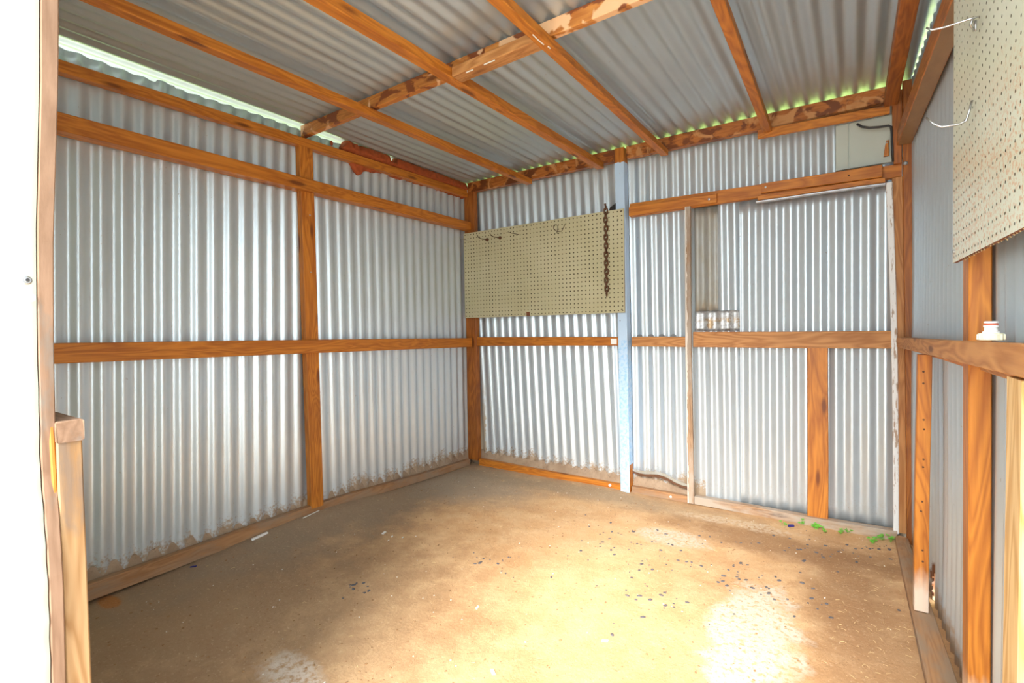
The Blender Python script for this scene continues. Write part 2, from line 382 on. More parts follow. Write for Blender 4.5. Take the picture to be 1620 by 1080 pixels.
PX, PY, AMP = .066, .069, .0072
def corr(name, mat, O, U, V, N, lu, lv, pitch, phase, step=None, vseg=20, parent=None, amp=AMP, dent=.0008, skip=None, topwave=None, lean=None, vref=0):
    """corrugated sheet: origin O, unit U across the ribs, V along them, N depth"""
    O, U, V, N = map(Vector, (O, U, V, N)); rnd = random.Random(name+mat)
    nu = max(8, int(lu/pitch*10)); bm = bmesh.new(); G = []
    for i in range(nu+1):
        u = lu*i/nu; row = []
        for j in range(vseg+1):
            v = lv*j/vseg
            if topwave and j == vseg: v += topwave(u)
            d = amp*math.cos(2*PI*(u-(lean(u)*(v-vref) if lean else 0)-phase)/pitch) + dent*math.sin(v*5+u*3)
            row.append(bm.verts.new(O+U*u+V*v+N*d))
        G.append(row)
    for i in range(nu):
        for j in range(vseg):
            if skip and skip(lu*(i+.5)/nu, lv*(j+.5)/vseg): continue
            bm.faces.new((G[i][j], G[i+1][j], G[i+1][j+1], G[i][j+1]))
    o = link(name, bm, mat, parent, smooth=True)
    md = o.modifiers.new('thick', 'SOLIDIFY'); md.thickness = .0009; md.offset = 0
    return o
def S(o): o['kind'] = 'structure'; return o

# ------------------------------------------------------------ ground and floor
def fz(x, y):
    h = .004*math.sin(x*3.1+y*2.2) + .003*math.sin(x*7-y*5)
    h += .05*math.exp(-((x+2.40)/.16)**2)*math.exp(-((y-1.6)/.6)**2)
    return h - .004
bm = bmesh.new(); NX, NY = 170, 190; G = []
for i in range(NX+1):
    x = -2.50+(2.50+.40)*i/NX; row = []
    for j in range(NY+1):
        y = -.2+3.25*j/NY
        row.append(bm.verts.new((x, y, fz(x, y)+random.uniform(-.0012, .0012))))
    G.append(row)
for i in range(NX):
    for j in range(NY): bm.faces.new((G[i][j], G[i+1][j], G[i+1][j+1], G[i][j+1]))
S(link('floor', bm, 'soil', smooth=True))
bm = bmesh.new(); box(bm, -12, 12, -14, 12, -.30, -.05); g = S(link('floor_yard', bm, 'ground'))

# ------------------------------------------------------------ walls of corrugated sheet
S(corr('wall_left', 'zinc_left', (-2.41, .25, -.03), (0, 1, 0), (0, 0, 1), (-1, 0, 0), 2.72, 2.087, PY, .613-.25-.017, vseg=40, vref=1.2, lean=lambda u: .026*max(0, min(1, (1.45-u)/.25)),
       topwave=lambda u: +.004+.014*min(1, u/1.7)+.004*math.sin(u*7)+(.010 if .66 < u < .73 else 0)))
S(corr('wall_back', 'zinc_back', (-2.42, 2.9535, -.03), (1, 0, 0), (0, 0, 1), (0, 1, 0), 2.66, 2.10, PX, .153-.017, vseg=40, vref=.9, lean=lambda u: -.045+.037*max(0, min(1, (u-1.15)/.15))))
def hole(u, v):
    y = .30+u*1.0; z = v-.03
    return ((y-2.315)/.030)**2 + ((z-.052)/.045)**2 < 1+.5*math.sin(z*160+y*90)
ur = Vector((-.038, 1, 0)).normalized()
S(corr('wall_right', 'zinc_right', (.256+(1.92-.3)*.038, .30, -.03), ur, (0, 0, 1), (1, .038, 0), 2.64, 2.123, PX, .02, vseg=150, skip=hole, dent=.0015))
def front_edge(z):
    T = [(0, -1.026), (.489, -1.026), (.603, -1.021), (.70, -1.028), (.803, -1.041), (.878, -1.035), (.994, -1.030), (1.165, -1.012), (1.22, -.999), (1.378, -.966), (1.481, -.952), (2.2, -.90)]
    for (a, b), (c, d) in zip(T, T[1:]):
        if z <= c: return b+(d-b)*(z-a)/(c-a)
    return -.9
# front wall: ribs across; its cut edge follows the warped batten
bm = bmesh.new(); nz = 50; nx = 260; G = []
for j in range(nz+1):
    z = -.04+2.12*j/nz; row = []
    for i in range(nx+1):
        t = i/nx; x = -2.46+(-1.078+2.46)*t
        row.append(bm.verts.new((x, .2170+.0034*math.cos(2*PI*(x+1.0)/PX)*min(1, max(0, (-x-1.03)/.05)), z)))
    G.append(row)
for j in range(nz):
    for i in range(nx): bm.faces.new((G[j][i], G[j][i+1], G[j+1][i+1], G[j+1][i]))
o = S(link('wall_front', bm, 'green_sheet', smooth=True)); md = o.modifiers.new('thick', 'SOLIDIFY'); md.thickness = .001

# ceiling: roof sheets, ribs running front to back; separate sheets lapped
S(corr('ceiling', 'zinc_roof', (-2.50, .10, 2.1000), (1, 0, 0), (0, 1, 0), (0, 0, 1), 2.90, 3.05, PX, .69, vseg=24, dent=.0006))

# ------------------------------------------------------------ left wall frame
timber('wall_plate', 'thin stained top plate running along the left wall just under the roof', 'timber rail', 'y', .27, 2.885, (-2.402, -2.36, 1.955, 1.998), (-2.402, -2.36, 1.987, 2.036), 'wood')
timber('wall_girt', 'wide stained upper rail on the left wall, second rail below the roof', 'timber rail', 'y', .27, 2.885, (-2.402, -2.335, 1.735, 1.802), (-2.402, -2.335, 1.742, 1.800), 'wood')
timber('wall_girt', 'stained waist-high rail across the left wall sheet', 'timber rail', 'y', .27, 2.885, (-2.402, -2.342, .908, .982), (-2.402, -2.342, .878, .944), 'wood')
st = timber('wall_stud', 'upright stained stud in the middle of the left wall', 'timber post', 'z', .07, 2.0, (-2.402, -2.362, 1.545, 1.618), (-2.402, -2.362, 1.528, 1.605), 'wood', seg=14)
nail(st, (-2.3605, 1.578, 1.62), '+x'); nail(st, (-2.3605, 1.575, 1.32), '+x')
timber('corner_post', 'brown corner post where left and back walls meet, soil stained foot', 'timber post', 'z', .03, 2.02, (-2.402, -2.308, 2.887, 2.93), (-2.395, -2.302, 2.887, 2.93), 'wood_deep')
def platecurve(y):
    return (-.004*math.exp(-((y-1.6)/.7)**2), .030*math.exp(-((y-1.6)/.7)**2))
timber('bottom_plate', 'soil stained bottom plate lying at the foot of the left wall', 'timber rail', 'y', .26, 2.86, (-2.395, -2.360, .005, .072), (-2.395, -2.360, -.004, .040), 'wood_low', path=platecurve, seg=24)

# ------------------------------------------------------------ back wall frame
timber('wall_plate', 'blotched top plate of the back wall left of the blue post', 'timber rail', 'x', -2.36, -1.20, (2.888, 2.932, 2.018, 2.089), None, 'wood_plate')
timber('wall_plate', 'blotched top plate of the back wall right of the blue post', 'timber rail', 'x', -1.128, .135, (2.888, 2.932, 2.018, 2.089), None, 'wood_plate')
timber('batten', 'short lighter batten under the back top plate near the right corner', 'timber batten', 'x', -.41, .135, (2.868, 2.888, 1.966, 2.010), (2.868, 2.888, 1.956, 1.993), 'wood')
timber('wall_girt', 'upper back wall rail running from the blue post to the right corner', 'timber rail', 'x', -1.115, .180, (2.899, 2.932, 1.668, 1.747), (2.899, 2.932, 1.671, 1.729), 'wood')
p = timber('batten', 'short batten screwed over the upper rail just right of the blue post', 'timber batten', 'x', -1.112, -.615, (2.880, 2.898, 1.670, 1.722), (2.880, 2.898, 1.673, 1.722), 'wood')
nail(p, (-.655, 2.880, 1.697), '-y', .006, 'steel', 'screw')
p = timber('batten', 'longer block board fixed over the upper rail above the white flashing', 'timber batten', 'x', -.396, .107, (2.874, 2.898, 1.684, 1.733), (2.874, 2.898, 1.676, 1.733), 'wood')
nail(p, (-.375, 2.874, 1.712), '-y', .005, 'steel', 'screw'); nail(p, (-.02, 2.874, 1.705), '-y', .004, 'rust', 'nail')
timber('batten', 'thin stained strip directly above the grey flashing on the back wall', 'timber batten', 'x', -.412, .119, (2.880, 2.898, 1.652, 1.677), (2.880, 2.898, 1.648, 1.672), 'wood')
timber('flashing', 'narrow grey metal flashing edge under the strip on the back wall', 'metal flashing', 'x', -.420, .119, (2.872, 2.899, 1.640, 1.650), (2.872, 2.899, 1.636, 1.646), 'flash', bev=.003)
timber('wall_girt', 'slim waist rail under the left pegboard', 'timber rail', 'x', -2.300, -1.186, (2.893, 2.932, .886, .950), (2.893, 2.932, .890, .943), 'wood')
timber('wall_girt', 'short raw pine waist rail between blue post and thin stick', 'timber rail', 'x', -1.108, -.786, (2.893, 2.932, .886, .944), None, 'wood_mid')
timber('wall_girt', 'wide light brown waist rail at the right of the back wall', 'timber rail', 'x', -.747, .143, (2.893, 2.930, .885, .970), (2.893, 2.930, .884, .966), 'wood_mid')
timber('wall_stud', 'short wide stud standing under the light brown waist rail', 'timber post', 'z', .030, .888, (-.195, -.106, 2.896, 2.930), (-.191, -.105, 2.896, 2.930), 'wood', seg=12)
p = timber('painted_post', 'tall pale blue painted post on the back wall with bare top', 'timber post', 'z', -.004, 2.085, (-1.181, -1.122, 2.872, 2.932), (-1.197, -1.138, 2.872, 2.932), 'wood_blue', seg=14)
nail(p, (-1.172, 2.872, 1.045), '-y', .003, 'rust')
timber('thin_stick', 'thin weathered upright stick with old white paint on the back wall', 'timber post', 'z', 0, 1.672, (-.783, -.748, 2.872, 2.893), (-.784, -.754, 2.872, 2.893), 'wood_thin', seg=16, warp=.003)
timber('white_strip', 'chipped white painted upright strip near the right back corner', 'painted strip', 'z', .025, 1.648, (.150, .171, 2.885, 2.893), (.119, .144, 2.885, 2.893), 'wood_white', seg=20, warp=.0015,
       path=lambda z: (.010*math.sin(PI*min(1, z/1.65)), 0))
timber('door_post', 'lighter stained post right beside the chipped white strip', 'timber post', 'z', .03, 1.668, (.172, .207, 2.894, 2.930), (.146, .184, 2.894, 2.930), 'wood_mid', seg=12)
p = timber('corner_post', 'dark stained post in the right back corner reaching the roof', 'timber post', 'z', -.01, 2.083, (.198, .222, 2.856, 2.892), (.180, .214, 2.856, 2.892), 'wood_deep', seg=12)
nail(p, (.190, 2.856, 1.715), '-y', .009, 'steel', 'bolt', .006)
timber('corner_block', 'upright block filling the right back corner above the upper rail', 'timber post', 'z', 1.724, 2.05, (.150, .1795, 2.864, 2.896), (.140, .179, 2.864, 2.896), 'wood_deep')
timber('bottom_plate', 'narrow orange bottom plate left of the blue post', 'timber rail', 'x', -2.300, -1.186, (2.890, 2.925, -.006, .044), (2.890, 2.925, -.006, .030), 'wood')
p = timber('bottom_plate', 'short pinkish bottom plate between blue post and thin stick', 'timber rail', 'x', -1.118, -.786, (2.890, 2.925, -.008, .032), None, 'wood_low')
nail(p, (-.88, 2.890, .012), '-y', .007, 'chip', 'screw')
timber('bottom_plate', 'weathered split bottom plate below the right back wall sheet', 'timber rail', 'x', -.745, .165, (2.880, 2.925, -.008, .036), (2.880, 2.925, -.008, .040), 'wood_grey', warp=.003)

# lower sheet right of the thin stick, lapped in front of the main sheet
o = corr('corrugated_sheet', 'zinc_infill', (-.512, 2.9385, .02), (1, 0, 0), (0, 0, 1), (0, 1, 0), .69, 1.65, .0653, .081, vseg=24)
tag(o, 'corrugated zinc sheet lapped over the back wall between seam and white strip', 'metal sheet')
o = corr('sheet_patch', 'zinc_old', (-.750, 2.9495, 1.085), (1, 0, 0), (0, 0, 1), (0, 1, 0), .125, .59, PX, .153-.017-1.67+PX*25-.003, vseg=10)
tag(o, 'narrow dull oxidised sheet patch right of the thin stick under the upper rail', 'metal sheet')
o = corr('metal_patch', 'zinc_patch', (-.751, 2.9455, .975), (1, 0, 0), (0, 0, 1), (0, 1, 0), .239, .112, PX, .153-.017-1.67+PX*25-.004, vseg=6, amp=.005)
tag(o, 'small mottled rusty metal patch just above the light brown waist rail', 'metal patch')
bm = bmesh.new(); box(bm, -.073, -.022, 2.918, 2.932, 1.748, 1.965, .001); box(bm, -.022, -.016, 2.924, 2.932, 1.748, 1.965); box(bm, -.016, .148, 2.918, 2.932, 1.748, 1.965, .001)
tag(link('cladding_panel', bm, 'panel'), 'flat grey green panel filling the top right of the back wall', 'wall panel')
# black bent bracket in front of the panel
bm = bmesh.new(); tube(bm, [(.012, 2.868, 1.937), (.030, 2.868, 1.920), (.058, 2.868, 1.908), (.095, 2.868, 1.902), (.130, 2.868, 1.900), (.139, 2.868, 1.893), (.142, 2.868, 1.875), (.144, 2.868, 1.81), (.147, 2.8685, 1.735)], .0055, 8)
tag(link('hook', bm, 'black', smooth=True), 'bent black metal hook hanging in front of the grey green panel', 'hook', )
p = timber('wood_chock', 'tiny pointed wood chock beside the black hook on the panel', 'wood block', 'z', 1.775, 1.845, (.112, .132, 2.898, 2.917), (.124, .134, 2.898, 2.917), 'wood', seg=3)
nail(p, (.126, 2.898, 1.835), '-y', .004)
# grey scalloped closures over the raw pine rail
p = empty('closure_strip', (-.97, 2.93, .944)); tag(p, 'row of dark grey half round closures above the raw pine waist rail', 'closure strip')
for cx in (-1.072, -1.003, -.937, -.869):
    bm = bmesh.new(); r = .017
    vs = [bm.verts.new((cx+r*math.cos(PI*k/10), 2.925, .943+r*.95*math.sin(PI*k/10))) for k in range(11)]
    f = bm.faces.new(vs); e = bmesh.ops.extrude_face_region(bm, geom=[f])
    bmesh.ops.translate(bm, vec=(0, .012, 0), verts=[v for v in e['geom'] if isinstance(v, bmesh.types.BMVert)])
    link('scallop', bm, 'dark_grey', p)

# ------------------------------------------------------------ roof timbers
timber('roof_beam', 'blotched cross beam spanning the roof above the hanging purlins', 'roof beam', 'x', -2.40, .20, (1.563, 1.592, 2.032, 2.091), (1.548, 1.577, 2.032, 2.091), 'wood_blotch', seg=20)
PUR = [(-1.878, -1.842, .046, .036, 'wood', 'leftmost roof purlin, nearest and parallel to the left wall'),
       (-1.355, -1.318, .046, .040, 'wood', 'second roof purlin from the left, meeting the short block at the beam'),
       (-.905, -.915, .040, .034, 'wood', 'middle roof purlin at the right end of the short block'),
       (-.335, -.383, .037, .034, 'wood', 'fourth roof purlin, ending over the lighter batten'),
       (.130, .112, .050, .045, 'wood_deep', 'rightmost roof purlin beside the right wall')]
for x0, x1, W_, H_, mt, lb in PUR:
    zb = 1.985
    ye = 2.886 if x0 < -.3 else 2.862
    if -.4 < x0 < -.3: ye = 2.866
    timber('roof_purlin', lb, 'roof timber', 'y', .22, ye, (x0, x0+W_, zb, zb+H_), (x1, x1+W_, zb, zb+H_), mt, group='roof purlins', seg=16)
timber('blocking', 'short bright block between two purlins in front of the cross beam', 'timber block', 'x', -1.285, -.906, (1.492, 1.552, 1.985, 2.022), (1.480, 1.540, 1.985, 2.022), 'wood_mid')
# white drips on the block and purlin
for k, (x, y, dx, dy, l) in enumerate([(-1.22, 1.497, 1, -.03, .035), (-1.13, 1.492, 1, -.03, .05), (-.884, 1.44, 0, 1, .07), (-.878, 1.53, 0, 1, .014)]):
    bm = bmesh.new(); tube(bm, [(x, y, 1.983), (x+dx*l/2+random.uniform(-.002, .002), y+dy*l/2, 1.9835), (x+dx*l, y+dy*l, 1.983)], .0022, 6)
    par = [o for o in COL.objects if o.name.startswith('blocking')][0] if k < 2 else [o for o in COL.objects if o.name.startswith('roof_purlin')][2]
    link('paint_drip', bm, 'chip', par)

# ------------------------------------------------------------ right wall frame
def sx(y): return .256+(1.92-y)*.038
timber('roof_beam', 'heavy rough-bottomed beam running along the right wall below the roof', 'roof beam', 'y', .42, 2.855, (.244, .290, 1.800, 1.868), (.160, .212, 1.800, 1.868), 'wood_two', seg=12, bev=.003)
timber('wall_stud', 'broad orange stud of the right wall under the near pegboard', 'timber post', 'z', .03, 2.05, (.222, .262, 1.565, 1.640), None, 'wood_foot', seg=14)
bf = empty('bench_frame', (.20, 1.6, 0)); tag(bf, 'pine bench frame of waist-high rails and legs along the right wall', 'bench')
timber('front_rail', None, None, 'y', .45, 2.855, (.216, .246, .925, .975), (.160, .202, .893, .937), 'wood_mid', seg=18, parent=bf)
timber('rear_rail', None, None, 'y', .45, 1.56, (.249, .282, .888, .968), (.239, .262, .888, .955), 'wood_mid', seg=12, parent=bf)
timber('rear_rail', None, None, 'y', 1.645, 2.50, (.231, .258, .886, .950), (.210, .230, .884, .940), 'wood', seg=12, parent=bf)
lg = timber('leg', None, None, 'z', .026, .894, (.168, .207, 2.142, 2.19), (.176, .213, 2.142, 2.19), 'wood_foot', seg=12, parent=bf)
lg['label'] = 'narrow stained leg studded with nails'
for (x, z) in ((.191, .838), (.191, .799), (.192, .677), (.193, .645), (.192, .544), (.191, .518), (.189, .401), (.186, .368), (.190, .236), (.191, .198)):
    nail(lg, (x, 2.1415, z), '-y', .0032, 'rust')
lg = timber('leg', None, None, 'z', .022, .912, (.201, .243, 1.020, 1.110), (.203, .245, 1.028, 1.118), 'wood_pale', seg=14, parent=bf)
lg['label'] = 'pale unstained pine leg'
timber('bottom_plate', 'wide dusty bottom plate along the foot of the right wall', 'timber rail', 'y', .50, 2.855, (.170, .265, -.008, .020), (.158, .205, -.008, .024), 'wood_low', seg=14, warp=.002)

# garden hose fitting on the rail
p = empty('hose_fitting', (.232, 1.40, .9605)); tag(p, 'white and cream plastic hose fitting standing on the bench rail', 'hose fitting')
zc = .9625
bm = bmesh.new(); lathe(bm, [(.0195, 0), (.0205, .001), (.0205, .012), (.019, .014), (.012, .0145)], (.232, 1.40, zc), n=28)
for k in range(14):
    a = 2*PI*k/14; bx, by = .232+.0207*math.cos(a), 1.40+.0207*math.sin(a)
    box(bm, bx-.0012, bx+.0012, by-.0012, by+.0012, zc+.001, zc+.012)
link('nut', bm, 'cream', p)
bm = bmesh.new(); lathe(bm, [(.0135, .0135), (.0135, .017), (.0105, .019), (.0105, .026), (.0118, .027), (.0118, .0305), (.0095, .031), (.0095, .0345), (.0112, .035), (.0112, .038), (.009, .039)], (.232, 1.40, zc), n=24); link('spigot', bm, 'white', p)
bm = bmesh.new(); lathe(bm, [(.0100, .0312), (.0114, .0318), (.0114, .0338), (.0100, .0344)], (.232, 1.40, zc), n=24); link('seal_ring', bm, 'red', p)

# ------------------------------------------------------------ front wall timbers
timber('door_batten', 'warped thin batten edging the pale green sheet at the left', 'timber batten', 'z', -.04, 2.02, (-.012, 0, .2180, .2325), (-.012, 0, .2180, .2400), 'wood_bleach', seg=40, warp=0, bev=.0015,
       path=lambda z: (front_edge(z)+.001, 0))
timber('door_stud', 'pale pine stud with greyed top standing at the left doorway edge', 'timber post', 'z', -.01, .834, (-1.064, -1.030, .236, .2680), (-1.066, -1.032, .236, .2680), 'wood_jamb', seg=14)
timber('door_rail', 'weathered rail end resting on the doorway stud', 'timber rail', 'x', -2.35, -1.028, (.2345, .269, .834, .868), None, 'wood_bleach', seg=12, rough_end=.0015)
timber('door_lining', 'thin orange board tucked behind the warped batten at the left doorway', 'timber batten', 'z', .56, .885, (-1.075, -1.035, .2275, .2345), None, 'wood', seg=6)
# outward opened door leaf, clad in pale green painted sheet, its near edge against the batten
bm = bmesh.new(); A_, B_ = [], []
for j in range(161):
    z = -.03+2.06*j/160; ra, rb = [], []
    for i in range(25):
        t = i/24; y = .2165-.72*t; e = front_edge(z)-.0005
        x = e-(.11*(.2165-y)) + .0022*math.sin(z*95+2*math.sin(z*9))*math.exp(-((y-.21)/.02)**2)*max(0, min(1, (1.05-z)*4)) - .003*math.sin(t*40)*min(1, t*6)
        ra.append(bm.verts.new((x, y, z))); rb.append(bm.verts.new((x-.028, y, z)))
    A_.append(ra); B_.append(rb)
for j in range(160):
    for i in range(24):
        bm.faces.new((A_[j][i], A_[j][i+1], A_[j+1][i+1], A_[j+1][i])); bm.faces.new((B_[j][i], B_[j+1][i], B_[j+1][i+1], B_[j][i+1]))
    for i in (0, 24): bm.faces.new((A_[j][i], A_[j+1][i], B_[j+1][i], B_[j][i]))
for j in (0, 160):
    for i in range(24): bm.faces.new((A_[j][i], A_[j][i+1], B_[j][i+1], B_[j][i]))
S(link('door_1', bm, 'green_sheet', smooth=True))
for i, (x, y, z, lb) in enumerate([(-1.0223, .206, 1.086, 'upper dark-centred roofing screw in the pale green door sheet'), (-1.0235, .2095, 1.0596, 'lower pale round screw head in the pale green door sheet')]):
    bm = bmesh.new(); lathe(bm, [(.0065, -.002), (.0065, .0012), (.005, .002), (.0036, .002), (.0032, .0045), (.0015, .005)], (x, y, z), 'x', 16)
    o = link('roofing_screw', bm, ['steel' if i == 0 else 'green_sheet'], smooth=False); tag(o, lb, 'screw')
    if i == 0:
        bm = bmesh.new(); lathe(bm, [(.0024, 0), (.0024, .0008)], (x+.005, y, z), 'x', 10); link('recess', bm, 'black', o)

# ------------------------------------------------------------ pegboards
def pegboard(name, label, O, U, V, N, nu, nv, pitch, mat, hr, margin=0, cut=None, thick=.006):
    O, U, V, N = map(Vector, (O, U, V, N)); bm = bmesh.new(); cache = {}
    P = lambda u, v, d=0: O+U*u+V*v+N*d
    def vert(i, j):
        if (i, j) not in cache: cache[i, j] = bm.verts.new(P(i*pitch, j*pitch))
        return cache[i, j]
    for i in range(nu):
        for j in range(nv):
            if cut and cut(i, j): continue
            c = [vert(i, j), vert(i+1, j), vert(i+1, j+1), vert(i, j+1)]
            cu, cv = (i+.5)*pitch, (j+.5)*pitch
            an = [-112.5+45*k for k in range(8)]
            top = [bm.verts.new(P(cu+hr*math.cos(math.radians(a)), cv+hr*math.sin(math.radians(a)))) for a in an]
            bot = [bm.verts.new(P(cu+hr*math.cos(math.radians(a)), cv+hr*math.sin(math.radians(a)), -.003)) for a in an]
            for k in range(4):
                bm.faces.new((c[k], c[(k+1) % 4], top[2*k+1], top[2*k]))
                bm.faces.new((c[(k+1) % 4], top[(2*k+2) % 8], top[2*k+1]))
            for k in range(8):
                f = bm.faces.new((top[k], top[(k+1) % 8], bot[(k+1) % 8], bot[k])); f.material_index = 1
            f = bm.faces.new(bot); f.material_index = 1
    me_n = len(bm.faces)
    # solid edge and back
    lu, lv = nu*pitch, nv*pitch
    q = [P(0, 0), P(lu, 0), P(lu, lv), P(0, lv)]; b = [P(0, 0, -thick), P(lu, 0, -thick), P(lu, lv, -thick), P(0, lv, -thick)]
    qa = [bm.verts.new(p) for p in q]; ba = [bm.verts.new(p) for p in b]
    for k in range(4):
        f = bm.faces.new((qa[k], ba[k], ba[(k+1) % 4], qa[(k+1) % 4])); f.material_index = 2
    f = bm.faces.new(ba[::-1]); f.material_index = 2
    me = D.meshes.new(name); bm.to_mesh(me); bm.free()
    for m in (mat, 'hole', 'boardedge'): me.materials.append(M[m])
    o = D.objects.new(name, me); COL.objects.link(o)
    return tag(o, label, 'pegboard')
pb = pegboard('pegboard', 'cream pegboard with hooks and a chain on the back wall', (-2.383, 2.860, 1.092), (1, 0, 0), (0, 0, 1), (0, -1, 0), 46, 23, .0271, 'peg', .0042,
              cut=lambda i, j: j == 0 and i in (20,))
for (x, z, r) in ((-1.155, 1.700, .005), (-1.155, 1.11, .005), (-2.18, 1.695, .004), (-1.79, 1.700, .004), (-1.175, 1.655, .004), (-1.175, 1.625, .004)):
    nail(pb, (x, 2.860, z), '-y', r, 'dull_wire', 'screw', .002)
pr = pegboard('pegboard', 'large worn cream pegboard at the upper right, on the right wall', (.197, 1.60, 1.143), (.030, -.9995, 0), (0, 0, 1), (-.9995, -.030, 0), 42, 28, .0262, 'peg_worn', .0030, thick=.008)
nail(pr, (.1965, 1.578, 1.168), '-x', .005, 'steel', 'screw', .003)
# splintered lower edge of the right board
bm = bmesh.new()
for k in range(26):
    y = 1.50-k*.022+random.uniform(-.006, .006); l = random.uniform(.003, .014)
    x = .1985+(1.6-y)*.03
    tube(bm, [(x+.002, y, 1.145), (x+.002+random.uniform(-.002, .002), y-l, 1.145-l*.5)], .0011, 4)
link('splinters', bm, 'straw', pr)['kind'] = 'stuff'

# hooks on the back pegboard
def hook(label, pts, r, mat, parts=None, pts2=None):
    bm = bmesh.new(); tube(bm, pts, r, 8)
    if pts2: tube(bm, pts2, r, 8)
    return tag(link('peg_hook', bm, mat, smooth=True), label, 'hook')
Y0 = 2.860
hook('faint grey wire hook at the top left corner of the back pegboard', [(-2.275, Y0, 1.640), (-2.285, Y0-.012, 1.643), (-2.36, Y0-.05, 1.668), (-2.378, Y0-.055, 1.68)], .0018, 'grey_wire')
for x, lb in ((-2.205, 'dark curved hook on the back pegboard, left one of the flared pair'), (-2.092, 'dark curved hook on the back pegboard, right one of the flared pair')):
    o = hook(lb, [(x+.045, Y0, 1.646), (x+.035, Y0-.01, 1.648), (x+.012, Y0-.035, 1.652), (x-.002, Y0-.050, 1.662), (x-.008, Y0-.055, 1.678)], .0030, 'dull_wire')
    bm = bmesh.new(); lathe(bm, [(.004, -.020), (.011, -.012), (.012, -.004), (.006, 0)], (x+.045, Y0, 1.646), 'y', 10); link('collar', bm, 'rust', o)
hook('thin straight wire hook right of the flared pair on the back pegboard', [(-1.895, Y0, 1.652), (-1.905, Y0-.010, 1.654), (-1.945, Y0-.035, 1.664), (-1.955, Y0-.04, 1.672)], .0022, 'dull_wire')
bm = bmesh.new()
tube(bm, [(-1.535+.0, Y0-.004, 1.672), (-1.540, Y0-.012, 1.650), (-1.548, Y0-.02, 1.628), (-1.575, Y0-.03, 1.625), (-1.602, Y0-.03, 1.645), (-1.606, Y0-.026, 1.668), (-1.590, Y0-.022, 1.678), (-1.575, Y0-.022, 1.660), (-1.578, Y0-.026, 1.636), (-1.590, Y0-.012, 1.622), (-1.582, Y0-.003, 1.618)], .0020, 8)
tag(link('wire_loop', bm, 'dull_wire', smooth=True), 'twisted wire loop hooked in the upper middle of the back pegboard', 'wire loop')

# rusty chain
ch = empty('chain', (-1.247, 2.846, 1.20)); tag(ch, 'rusty hanging chain on the right side of the back pegboard', 'chain')
def linkmesh():
    bm = bmesh.new(); pts = []
    for k in range(20):
        a = 2*PI*k/20; x = .0098*math.cos(a); z = .0088*math.sin(a) + (.0088 if math.sin(a) >= 0 else -.0088)
        pts.append((x, 0, z))
    tube(bm, pts, .0044, 8, closed=True)
    return bm
lm = None
for k in range(21):
    W_ = Matrix.Translation((-1.247+.0015*math.sin(k*1.7), 2.846, 1.738-k*.0262)) @ Matrix.Rotation(math.radians(25 if k % 2 else 112)+.2*math.sin(k*2.3), 4, 'Z')
    if lm is None:
        o = link('link', linkmesh(), 'rust', ch, True, W_); lm = o
    else:
        o = lm.copy(); COL.objects.link(o); o.parent = ch; o.matrix_parent_inverse = Matrix(); o.matrix_basis = ch.matrix_basis.inverted() @ W_
bm = bmesh.new(); tube(bm, [(-1.247, 2.868, 1.742), (-1.247, 2.85, 1.744), (-1.247, 2.838, 1.746), (-1.247, 2.832, 1.755)], .0035, 8)
tag(link('chain_nail', bm, 'rust', smooth=True), 'bent nail carrying the chain above the back pegboard', 'nail')
bm = bmesh.new()
vs = [bm.verts.new(p) for p in ((-1.235, 2.868, 1.718), (-1.192, 2.868, 1.718), (-1.192, 2.868, 1.757), (-1.205, 2.868, 1.748), (-1.228, 2.868, 1.736))]
f = bm.faces.new(vs); e = bmesh.ops.extrude_face_region(bm, geom=[f]); bmesh.ops.translate(bm, vec=(0, .008, 0), verts=[v for v in e['geom'] if isinstance(v, bmesh.types.BMVert)])
tag(link('rubber_scrap', bm, 'black'), 'small black rubber scrap poking above the back pegboard beside the chain', 'scrap')
bm = bmesh.new(); box(bm, -1.243, -1.204, 2.8895, 2.8925, .900, .934, .001)
tag(link('white_tag', bm, 'white'), 'small square white tag on the slim waist rail beside the blue post', 'tag')
bm = bmesh.new(); bmesh.ops.create_icosphere(bm, subdivisions=2, radius=.010, matrix=Matrix.Translation((-1.258, 2.887, .018)))
tag(link('paint_dab', bm, 'white', smooth=True), 'round white dab on the orange bottom plate left of the blue post', 'paint dab')

# hooks on the right pegboard
o = hook('single-pronged bright steel hook high on the near right pegboard', [(.199, 1.318, 1.588), (.185, 1.322, 1.590), (.150, 1.328, 1.590), (.130, 1.330, 1.592), (.1215, 1.330, 1.600)], .0020, 'steel')
bm = bmesh.new(); tube(bm, [(.190, 1.318, 1.588), (.187, 1.322, 1.578), (.1925, 1.330, 1.570), (.194, 1.322, 1.584), (.1935, 1.312, 1.580), (.1935, 1.312, 1.560)], .0020, 8); link('clip', bm, 'steel', o, True)
hook('double-pronged bright steel hook lower on the near right pegboard', [(.198, 1.376, 1.450), (.194, 1.378, 1.430), (.190, 1.380, 1.413), (.180, 1.380, 1.408), (.150, 1.380, 1.410), (.137, 1.380, 1.420), (.126, 1.380, 1.435)], .0020, 'steel',
     pts2=[(.196, 1.366, 1.444), (.192, 1.368, 1.424), (.188, 1.370, 1.409), (.178, 1.370, 1.405), (.150, 1.370, 1.406), (.137, 1.371, 1.416), (.126, 1.372, 1.432)])

